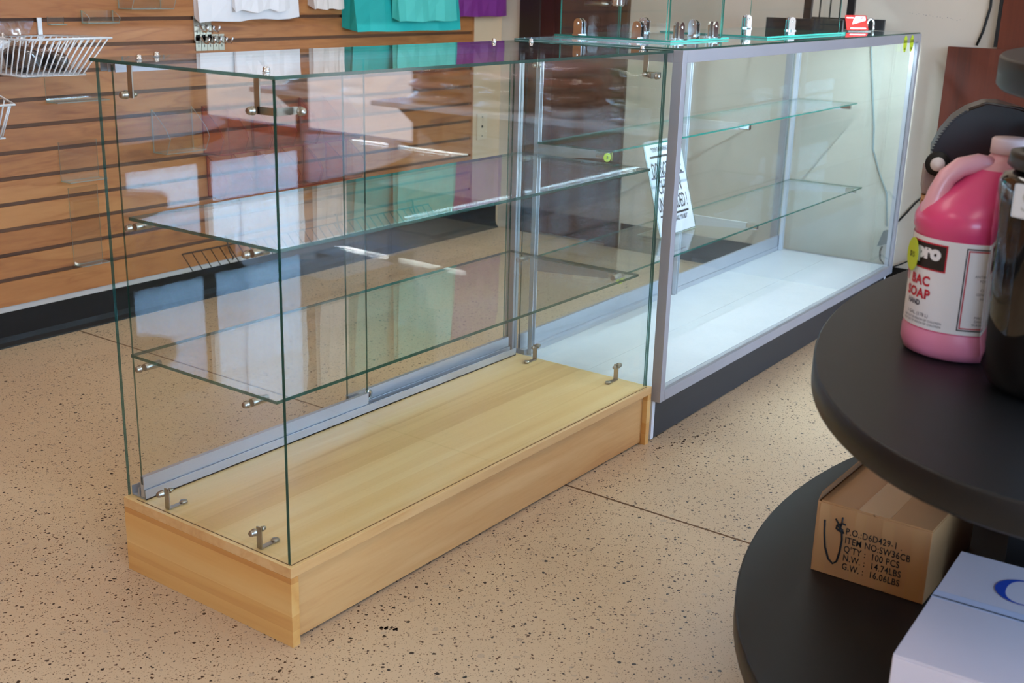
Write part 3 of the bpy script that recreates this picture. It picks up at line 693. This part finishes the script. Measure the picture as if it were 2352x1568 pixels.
lump('wrapped_package', 'flat black pack in film at the right of the basket', (.742, 1.715, .829), (.037, .066, .027), GARM, 5, group='film packs in the wire basket')
lump('wrapped_package', 'white knotted pack sticking up behind the black packs', (.665, 1.838, .829), (.034, .022, .046), PAPER, 8, group='film packs in the wire basket')
t = thing('plastic_bag', 'empty clear zip bag standing up behind the basket', 'bag', (.715, YS - .022, .84))
m = MB(); NX, NZ = 8, 8
G_ = [[m.bm.verts.new((-.075 + .15 * i / NX * (.7 + .3 * k / NZ), .006 * math.sin(i * 1.3 + k * .9) - .004 * k / NZ, .118 * k / NZ)) for i in range(NX + 1)] for k in range(NZ + 1)]
for k in range(NZ):
    for i in range(NX): m.bm.faces.new((G_[k][i], G_[k][i + 1], G_[k + 1][i + 1], G_[k + 1][i])).smooth = True
m.build('film', FILM, t)
# clear and red acrylic pieces hooked in the slots
def acrylic(name, label, x0, x1, z0, z1, dep, lip, mats=None, dividers=0, group='clear acrylic pieces hooked on the slats', hookz=None):
    mats = mats or [ACRYL, EDGE_A]
    t = thing(name, label, 'acrylic holder', (x0, YS, z0), 0, group); w = x1 - x0; h = z1 - z0; k = .003
    slab_obj('back_plate', (0, w, -.0045, -.0015, 0, h), t, mats)
    slab_obj('bottom', (0, w, -dep, -.0046, 0, k), t, mats)
    if lip:
        m = MB(); m.prism([(0, -dep, k + .0002), (0, -dep - .003, k + .0002), (0, -dep - .003 - lip * .45, lip), (0, -dep - lip * .45, lip)], (w, 0, 0))
        m.build('front_lip', mats[0], t)
        for x in [0, w - k] + [w * (i + 1) / (dividers + 1) for i in range(dividers)]:
            pr_ = [(x, -.0046, k + .0003), (x, -dep + .0004, k + .0003), (x, -dep - lip * .42, lip)]
            pr_ += [(x, -dep * (1 - f) - lip * .42 * (1 - f) ** 2 - .0046 * f, lip + (h - lip) * (f ** .62)) for f in (.15, .3, .45, .6, .75, .9, 1)]
            m = MB(); m.prism(pr_, (k, 0, 0))
            for f in m.bm.faces:
                f.normal_update(); f.material_index = 0 if abs(f.normal.x) > .9 else 1
            m.build('side', mats, t)
    return t
acrylic('acrylic_bin', 'clear acrylic bin on the slats beside the red acrylic bins', 1.197, 1.36, .535, .675, .07, .05)
acrylic('acrylic_bin', 'clear acrylic bin at the top edge, near the chrome hooks', 1.10, 1.26, .990, 1.10, .07, .05)
acrylic('acrylic_ledge', 'narrow clear acrylic ledge in the top groove', .967, 1.078, .948, .985, .035, .015)
acrylic('acrylic_ledge', 'tiny clear acrylic clip above the wire basket', .852, .905, .945, .968, .02, 0)
acrylic('acrylic_ledge', 'clear acrylic shelf just under the wire basket', .825, 1.005, .722, .795, .06, 0)
acrylic('acrylic_ledge', 'clear acrylic panel at mid height near the case corner', .852, .985, .480, .60, .05, 0)
acrylic('acrylic_ledge', 'tall clear acrylic sheet low on the slats near the case corner', .872, .975, .214, .458, .045, 0)
red = []
for k, (xa, xb) in enumerate(((1.402, 1.62), (1.626, 1.85), (1.856, 2.085))):
    acrylic('acrylic_bin', 'red acrylic bin, upper row, %s seen through the case' % ('nearest the clear bin', 'middle one', 'farthest from the clear bin')[k], xa, xb, .512, .672, .085, .055, [ACRYL_RED, EDGE_R], 1, 'red acrylic bins')
    acrylic('acrylic_bin', 'red acrylic bin, lower row, %s seen through the case' % ('nearest the clear bin', 'middle one', 'farthest from the clear bin')[k], xa + .01, xb + .01, .362, .445 + .06, .085, .055, [ACRYL_RED, EDGE_R], 1, 'red acrylic bins')
# dark wire rack at the foot of the slatted wall
t = thing('wire_rack', 'low dark wire rack at the foot of the slatted wall', 'wire rack', (1.28, YS, .13))
MB().tube([(0, -.012, .052), (1.30, -.012, .052)], .0028, 8).build('back_rail', DARKWIRE, t)
for k in range(33): MB().tube([(.002 + .0405 * k, -.012, .050), (.002 + .0405 * k, -.062, .0)], .002, 6).build('finger', DARKWIRE, t)
for x in (.20, .75, 1.2): MB().tube([(x, -.0005, .082), (x, -.010, .080), (x, -.013, .052), (x, -.022, .030), (x, -.040, .012), (x, -.034, .003)], .003, 8).build('hook', DARKWIRE, t)
# blank outlet cover
t = thing('outlet_cover', 'blank cream outlet cover on the wall past the slats', 'outlet cover', (2.983, YB - .001, .474))
MB().box(-.036, .036, -.005, 0, -.058, .058).build('cover_plate', plain('ivory_plate', srgb(214, 188, 156), .45), t, bevel=.0015)
for z, r in ((.042, .003), (-.042, .003), (0, .006)): MB().lathe([(0, -.0066), (r, -.0064), (r, -.0052)], (0, 0, z), 14, axis='Y').build('screw', BLACK, t)

# ================================================================== OVAL TIERED TABLE (right foreground)
TX, TY = .71, -1.13
tb = thing('tiered_table', 'black oval three-tier display table', 'table', (TX, TY, 0))
def oval(a, b, z, t, nm):
    m = MB(); n = 96; rg = []
    for da, zz in ((-.004, z - t), (0, z - t + .004), (0, z - .003), (-.003, z)):
        rg.append([((a + da) * math.cos(2 * PI * k / n), (b + da) * math.sin(2 * PI * k / n), zz) for k in range(n)])
    m.loft(rg, True, 0, False); o = m.build(nm, BLACKTOP, tb)
    for p in o.data.polygons: p.use_smooth = len(p.vertices) == 4
    return o
ZU, ZL, Z3 = .63, .22, 1.035
oval(.781, .540, ZL, .040, 'lower_tier'); oval(.772, .443, ZU, .040, 'middle_tier'); oval(.560, .250, Z3, .040, 'upper_tier')
for a, b, z0, z1 in ((.62, .36, 0, ZL - .0405), (.22, .12, ZL + .0005, ZU - .0405), (.14, .08, ZU + .0005, Z3 - .0405)): box_obj('pedestal', (-a, a, -b, b, z0, z1), BLACKTOP, tb)
F = Vector((.8057, .5923, 0)); RT = Vector((.5923, -.8057, 0)); AZ = math.atan2(RT.y, RT.x)
# gallon soap jugs: local frame x = right, y = away, z = up
def jug(label, c, ang, with_label, mirror=1):
    t = thing('soap_jug', label, 'jug', c, AZ + ang, 'pink soap jugs'); Rj = .0755; n = 40
    prof = [(.060, .0, 0), (.070, .004, 0), (.0745, .016, 0), (.0745, .034, 0), (.0728, .040, 0), (.0728, .17, 0), (Rj, .176, 0), (Rj, .19, 0), (.072, .203, .003), (.065, .216, .009), (.056, .230, .017),
            (.047, .243, .025), (.037, .256, .033), (.027, .265, .037), (.0235, .269, .037), (.0235, .277, .037)]
    mb = MB(); rings = []
    for r, z, sx in prof: rings.append([(mirror * sx + r * math.cos(2 * PI * k / n), r * math.sin(2 * PI * k / n) * (1 if z < .2 else 1), z) for k in range(n)])
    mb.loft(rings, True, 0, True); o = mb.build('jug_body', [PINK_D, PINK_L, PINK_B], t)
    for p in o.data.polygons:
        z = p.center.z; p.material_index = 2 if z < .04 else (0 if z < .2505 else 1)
    h = MB(); X = mirror
    h.tube([(X * .018, 0, .258), (X * -.004, 0, .262), (X * -.026, 0, .257), (X * -.043, 0, .243), (X * -.052, 0, .222), (X * -.0565, 0, .200), (X * -.056, 0, .182)], [.013, .0135, .0135, .0135, .014, .016, .018], 14)
    h.build('jug_handle', PINK_L, t, smooth=True)
    cp = MB(); cp.lathe([(.0, .2975), (.022, .2975), (.0245, .295), (.0245, .277), (.0225, .2765)], (mirror * .036, 0, 0), 32); cp.build('screw_cap', CAPW, t)
    if with_label:
        rl = Rj - .0016
        def f(off, a0=-.54): return lambda x, y: (math.sin(x / rl + a0) * (rl + off), -math.cos(x / rl + a0) * (rl + off), y)
        def patch(nm, x0, x1, z0, z1, off, mat, parent):
            m = MB(); N = max(3, int((x1 - x0) / .004)); g = f(off)
            for i in range(N):
                a, b = x0 + (x1 - x0) * i / N, x0 + (x1 - x0) * (i + 1) / N
                m.poly([g(a, z0), g(b, z0), g(b, z1), g(a, z1)])
            return m.build(nm, mat, parent, smooth=True)
        lb = patch('label', -.135, .135, .042, .166, .0, PAPER, t)
        patch('logo_border', -.078, -.0135, .123, .160, .0006, INKR, lb); patch('logo_panel', -.076, -.0155, .125, .158, .0010, plain('label_black', srgb(36, 28, 26), .5), lb)
        text_mb('pro', .026, lambda x, y: f(.0014)(x - .062, y + .139), None, 0, 1.05, 'LEFT', 1, .0018).build('logo_lettering', PAPER, lb)
        m = MB(); text_mb('BAC', .018, lambda x, y: f(.0010)(x - .070, y + .101), m, 0, 1.0, 'LEFT', 1.1, .0007); text_mb('SOAP', .018, lambda x, y: f(.0010)(x - .078, y + .083), m, 0, 1.0, 'LEFT', 1.1, .0007)
        text_mb('ANTI', .018, lambda x, y: f(.0010)(x - .120, y + .101), m, 0, .9, 'LEFT', 1.1, .0007); m.build('product_lettering', INKR, lb)
        m = MB(); text_mb('HAND', .010, lambda x, y: f(.0010)(x - .072, y + .072), m, 0, .9, 'LEFT', 1, .0003); text_mb('1 GAL. (3.78 L)', .0065, lambda x, y: f(.0010)(x - .070, y + .058), m, 0, 1, 'LEFT')
        for k in range(2): text_mb('KEEP OUT OF REACH OF CHILDREN', .0042, lambda x, y, k=k: f(.0010)(x - .078, y + .052 - k * .0048), m, 0, 1, 'LEFT')
        m.build('small_lettering', INKG, lb)
        x0, x1 = .010, .075
        for o_, mt, nm in ((.0, INK, 'outer_border'), (.0028, INKR, 'inner_border')):
            m = MB(); w = .0016; g = f(.0007)
            for a, b, c2, d2 in ((x0 + o_, x0 + o_ + w, .048 + o_, .160 - o_), ):
                m.poly([g(a, c2), g(b, c2), g(b, d2), g(a, d2)])
            N = 12
            for z in (.048 + o_, .160 - o_ - w):
                for i in range(N):
                    a, b = x0 + o_ + (x1 - x0) * i / N, x0 + o_ + (x1 - x0) * (i + 1) / N; m.poly([g(a, z), g(b, z), g(b, z + w), g(a, z + w)])
            m.build(nm, mt, lb)
        m = MB()
        for z, s in ((.122, 'ANTIBACTERIAL'), (.116, 'FORMULA'), (.104, 'CLEANS'), (.098, 'GENTLY ON'), (.092, 'HANDS'), (.066, 'MADE FOR'), (.061, 'DAILY USE'), (.056, 'WASH RINSE')):
            text_mb(s, .0048, lambda x, y, z=z: f(.0010)(x + .042, y + z), m, 0, 1, 'CENTER')
        m.build('directions_lettering', INKG, lb)['kind'] = 'stuff'
        st = sticker(t, (-.0775, -.006, .138), ((.08, -.997, 0), (0, 0, 1)), .017, (('$15', .010, -.003),), 'price_tag', ratio=1.35)
    return t
J1 = (.418, -.913, ZU)
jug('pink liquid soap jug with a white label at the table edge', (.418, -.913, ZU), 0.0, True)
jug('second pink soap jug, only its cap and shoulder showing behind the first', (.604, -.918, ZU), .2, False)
# smoked container
t = thing('smoked_canister', 'glossy smoked black canister with a white tab at the picture edge', 'canister', (.318, -1.058, ZU), AZ)
def sup(r, z, e=.5, n=44, sy=1.0): 
    return [(math.copysign(abs(math.cos(a)) ** e, math.cos(a)) * r, math.copysign(abs(math.sin(a)) ** e, math.sin(a)) * r * sy, z) for a in [2 * PI * k / n for k in range(n)]]
MB().loft([sup(r, z, .85) for r, z in ((.058, .0), (.070, .006), (.080, .025), (.085, .06), (.088, .15), (.090, .24), (.090, .262), (.084, .272), (.064, .278))], True, 0, True).build('canister_body', SMOKE, t)
MB().loft([sup(r, z, .85) for r, z in ((.079, .2785), (.083, .282), (.081, .298), (.064, .302))], True, 0, True).build('canister_lid', BLACK, t)
tabm = MB().box(-.016, .022, -.003, .0, -.020, .020); tabm.build('white_tab', WHITE, t, bevel=.0028, loc=(-.0825, -.0425, .248), rot=(0, 0, -1.06))
text_mb('S', .032, lambda x, y: (x + .003, -.0034, y - .011), None, 0, 1, 'CENTER').build('tab_lettering', plain('tab_grey', srgb(196, 196, 190), .5), t, loc=(-.0825, -.0425, .248), rot=(0, 0, -1.06))
MB().tube([(-.01, -.094, .03), (-.01, -.102, .028), (-.012, -.104, .016), (-.013, -.099, .010)], .004, 8).build('spout', WHITE, t)
# carton and roll dispenser behind the jug
def frame_at(P): return P
c2 = thing('kraft_carton', 'brown kraft carton standing behind the pink jug', 'carton', (.645, -.771, ZU), AZ - .34)
box_obj('carton_body', (0, .14, 0.002, .15, .0003, .163), CARD, c2, bevel=.001)
box_obj('lid_flap', (.0005, .14, .002, .075, .1635, .1655), CARD, c2); box_obj('lid_flap', (.0005, .14, .076, .15, .1635, .1655), CARD, c2)
dp = thing('roll_dispenser', 'black curved roll dispenser with toothed cutter on the brown carton', 'dispenser', (.704, -.757, ZU + .166), AZ - .30)
box_obj('felt_base', (-.004, .30, -.012, .075, .0005, .040), GREYPAD, dp, bevel=.003)
prof = [(.006, .050), (.004, .072), (.014, .098), (.030, .122), (.050, .138), (.075, .149), (.095, .150), (.125, .143), (.16, .132), (.20, .120), (.26, .105), (.32, .092)]
inner = [(x + .004, z - .010) for x, z in prof[1:]]
m = MB(); m.prism([(x, -.015, z) for x, z in prof] + [(x, -.015, z) for x, z in [(.32, .045), (.022, .045)]], (0, .095, 0)); o = m.build('hood', BLACK, dp, bevel=.002)
m = MB()
for k in range(17):
    f = k / 16; i = f * 2.8 + 1; a = int(i); q = i - a; x = prof[a][0] * (1 - q) + prof[a + 1][0] * q; z = prof[a][1] * (1 - q) + prof[a + 1][1] * q
    m.prism([(x + .001, -.017, z - .002), (x - .0035, -.017, z + .0012), (x + .002, -.017, z + .003)], (0, .003, 0))
m.build('cutter_teeth', BLACK, dp)
MB().lathe([(.0, -.026), (.019, -.026), (.019, -.014)], (.014, 0, .052), 28, axis='Y').build('hub_ring', RUBBER, dp)
MB().lathe([(.0, -.030), (.010, -.030), (.0115, -.0262)], (.014, 0, .052), 20, axis='Y').build('hub_cap', PAPER, dp)
hl = MB(); hl.tube([(.05, -.013, .1385), (.075, -.013, .1500), (.125, -.013, .1440), (.20, -.013, .1215), (.30, -.013, .098)], .003, 6); hl.build('hood_lip', plain('hood_lip_grey', srgb(60, 56, 54), .25), dp)
# printed carton on the lower tier; front face looks along -X
bx = thing('shipping_carton', 'brown shipping carton with black stencil print on the lower tier', 'carton', (.435, -.736, ZL))
wY, hZ = .180, .124
box_obj('carton_body', (0, .25, -wY, 0, .0003, hZ - .004), CARD, bx, bevel=.0012)
box_obj('lid_flap', (.001, .25, -wY + .001, -wY / 2 - .001, hZ - .0038, hZ - .0012), CARD, bx); box_obj('lid_flap', (.001, .25, -wY / 2 + .001, -.006, hZ - .0038, hZ - .0012), CARD, bx)
m = MB(); m.prism([(.0, .0005, hZ - .006), (.25, .0005, hZ - .006), (.25, -.004, hZ + .012), (.004, -.004, hZ + .012)], (0, -.0018, 0)); m.build('raised_flap', CARD_D, bx)
fx = lambda off: (lambda x, y: (-off, -x, y))
m = MB()
for a, b in ((.005, .022), (.062, .080), (.105, .125), (.150, .172)): m.poly([fx(.0006)(a, .002), fx(.0006)(b, .002), fx(.0006)(b, hZ - .006), fx(.0006)(a, hZ - .006)])
m.build('tape_strip', TAPE, bx)
m = MB(); m.box(.0, .25, -wY / 2 - .025, -wY / 2 + .025, hZ - .0011, hZ - .0006); m.build('tape_strip', TAPE, bx)
m = MB(); g = fx(.0011)
for k, s in enumerate(('P.O.:D6D429-1 .', 'ITEM NO:SW36CB', "Q'TY :  100 PCS", 'N.W. :  14.74LBS', 'G.W. :  16.06LBS')):
    text_mb(s, .0155, lambda x, y, k=k: g(x + .050, y + .078 - .0150 * k), m, 0, .78, 'LEFT', 1.08, .0002)
m.build('stencil_lettering', INK, bx)
mk = MB(); loop = [(.015, .092), (.0165, .070), (.020, .046), (.027, .028), (.035, .022), (.041, .028), (.044, .046), (.0455, .066), (.044, .078), (.039, .086), (.035, .088), (.0345, .083), (.040, .080), (.045, .084)]
mk.tube([g(*p) for p in loop], .0016, 6); mk.tube([g(*p) for p in ((.032, .099), (.040, .088), (.047, .078))], .0013, 6); mk.tube([g(*p) for p in ((.043, .104), (.0425, .094), (.041, .084))], .0013, 6); mk.tube([g(*p) for p in ((.036, .090), (.043, .094), (.049, .093))], .0013, 6)
mk.build('marker_scrawl', INK, bx)
# white carton, close to the camera
wc = thing('white_carton', 'white carton with large blue letters in the lower foreground', 'carton', (.032, -.992, ZL), math.radians(2.6))
zt = .142
box_obj('carton_body', (0, .325, -.30, 0, .0003, zt - .003), BOXW, wc, bevel=.0015)
box_obj('lid_flap', (.001, .176, -.30, -.0005, zt - .0028, zt), BOXW, wc); box_obj('lid_flap', (.179, .325, -.30, -.0005, zt - .0028, zt), BOXW, wc)
m = MB(); m.box(.168, .190, -.30, .0, zt + .0002, zt + .0006); m.build('tape_strip', plain('clear_tape', srgb(196, 192, 204), .2), wc)
m = MB(); m.box(.1712, .1736, -.30, -.001, zt + .0003, zt + .0010); m.build('lid_seam', INK, wc)
def serifC(cx, cyy, R_, fn):
    m = MB(); N = 40; prev = None
    for k in range(N + 1):
        a = math.radians(42 + 276 * k / N); th = .004 + .010 * max(0, -math.cos(a)) ** 1.2
        o_ = (cx + R_ * math.cos(a), cyy + R_ * math.sin(a)); i_ = (cx + (R_ - th) * math.cos(a), cyy + (R_ - th * .55) * math.sin(a))
        if prev: m.poly([fn(*prev[0]), fn(*o_), fn(*i_), fn(*prev[1])])
        prev = (o_, i_)
    m.poly([fn(cx + R_ * .70, cyy + R_ * .35), fn(cx + R_ * .82, cyy + R_ * .35), fn(cx + R_ * .82, cyy + R_), fn(cx + R_ * .74, cyy + R_)])
    return m
fz = lambda x, y: (y, -x, zt + .0007)
m = serifC(.098, .250, .036, fz); text_mb('are', .068, lambda x, y: fz(x + .142, y + .217), m, 0, 1); m.build('blue_lettering', INKB, wc)
# more stock on the far side of the lower tier (shows in the case's reflections)
for k, (x, y, a, b, h, lab) in enumerate(((1.02, -.86, .13, .10, .13, 'white carton on the lower tier facing the showcase, beside the pedestal'), (1.27, -.99, .11, .10, .11, 'white carton on the lower tier facing the showcase, near the table end'))):
    t = thing('white_carton', lab, 'carton', (x, y, ZL), 0, 'white cartons facing the showcase')
    box_obj('carton_body', (-a, a, -b, b, .0003, h), BOXW, t, bevel=.0015); box_obj('printed_band', (-a - .0003, a + .0003, b, b + .0006, h * .55, h * .95), plain('blue_band_%d' % k, srgb(96, 160, 210), .45), t)

# ================================================================== AGAINST THE RIGHT WALL
t = thing('veneer_board', 'reddish brown veneer board leaning on the wall beside the showcase', 'board', (XR - .03, -.065, 0))
box_obj('board_panel', (-.016, 0, -.62, 0, .0005, .925), REDWOOD, t, bevel=.001)
t = thing('tall_cabinet', 'tall dark brown veneer cabinet with a black edge behind the leaning board', 'cabinet', (XR - .001, -.212, 0))
box_obj('side_panel', (-.028, 0, -.64, -.0125, .0005, 2.0), REDWOOD, t); box_obj('edge_strip', (-.028, 0, -.012, 0, .93, 2.0), BLACK, t)
t = thing('hanging_cable', 'black cord hanging down the wall above the leaning board', 'cord', (XR, 0, 0))
MB().tube([(-.006, -.172, 1.35), (-.006, -.176, 1.12), (-.006, -.178, 1.06), (-.006, -.165, .98), (-.006, -.150, .932)], .0045, 8).build('cable', RUBBER, t)
t = thing('wall_cable', 'thin pale cable running down the wall behind the showcase end', 'cable', (XR, 0, 0))
MB().tube([(-.004, .235, 1.0), (-.004, .222, .90), (-.004, .178, .62), (-.004, .172, .54), (-.004, .14, .46), (-.004, .100, .38), (-.004, .085, .26)], .0035, 8).build('cable', plain('pale_grey_cable', srgb(150, 160, 156), .5), t)
t = thing('power_adapter', 'grey power adapter with a black lead low on the wall', 'adapter', (XR - .001, .078, .215))
m = MB(); m.prism([(-.001, .026, -.030), (-.001, .008, .032), (-.001, -.018, .032), (-.001, -.018, -.012)], (-.035, 0, 0)); m.build('adapter_body', plain('adapter_grey', srgb(96, 100, 104), .5), t, bevel=.002)
MB().tube([(-.02, .01, -.03), (-.02, .016, -.05), (-.02, .012, -.08), (-.02, -.02, -.11), (-.02, -.06, -.09), (-.02, -.11, -.06), (-.012, -.16, -.10)], .003, 8).build('lead', RUBBER, t)
t = thing('signal_cable', 'black cable rising from behind the showcase post to the brown carton', 'cable', (XR, 0, 0))
MB().tube([(-.006, .045, .285), (-.006, .02, .318), (-.006, -.01, .362), (-.006, -.04, .395)], .0035, 8).build('cable', RUBBER, t)
# shelving with film-wrapped garments further along the right wall (outside the frame, seen as reflections)
sh = thing('wall_shelf', 'white wall shelf carrying film-wrapped garment packs', 'shelf', (XR - .002, -2.4, .545))
box_obj('shelf_board', (-.36, 0, .05, 1.53, 0, .022), WHITE, sh, bevel=.002)
for y in (.15, .8, 1.44):
    m = MB(); m.prism([(-.30, y, -.0005), (0, y, -.0005), (0, y, -.22)], (0, .02, 0)); m.build('shelf_support', ALU, sh)
us = thing('added_lit_shelf', 'added out-of-view shelf with a light strip to brighten the garment packs', 'shelf', (XR - .002, -2.4, 1.02))  # shelf and glowing strip added to brighten the packs in the reflections
box_obj('shelf_board', (-.40, 0, .05, 1.53, 0, .022), WHITE, us, bevel=.002); box_obj('added_light_bar', (-.40, -.365, .10, 1.48, -.014, -.0005), ALU, us)
MB().box(-.396, -.369, .11, 1.47, -.0165, -.0145).build('added_light_tube', plain('added_shelf_light', srgb(255, 255, 255), .5, emit=(1.0, .94, .92, 1), es=45.0), us)
cols = [('orange', srgb(214, 96, 52)), ('pink', srgb(226, 176, 182)), ('green', srgb(92, 132, 76)), ('grey', srgb(150, 140, 130)), ('white', srgb(232, 226, 220)), ('brown', srgb(122, 84, 66))]
GM = {n_: plain('garment_' + n_, c) for n_, c in cols}
packs = [(-2.08, ('white', 'pink', 'orange', 'white')), (-1.72, ('white', 'brown', 'pink')), (-1.38, ('white', 'brown', 'orange', 'pink')), (-1.05, ('brown', 'green', 'grey', 'green'))]
for i, (y, st) in enumerate(packs):
    for k, cn in enumerate(st):
        lump('garment_pack', '%s garment pack in clear film, %s layer, %s pile on the wall shelf' % (cn, ('bottom', 'second', 'third', 'top')[k], ('first', 'second', 'third', 'fourth', 'fifth')[i]),
             (XR - .19, y, .568 + k * .058), (.13, .132, .0245), GM[cn], 20 + i * 5 + k, True, 'film-wrapped garments on the wall shelf')
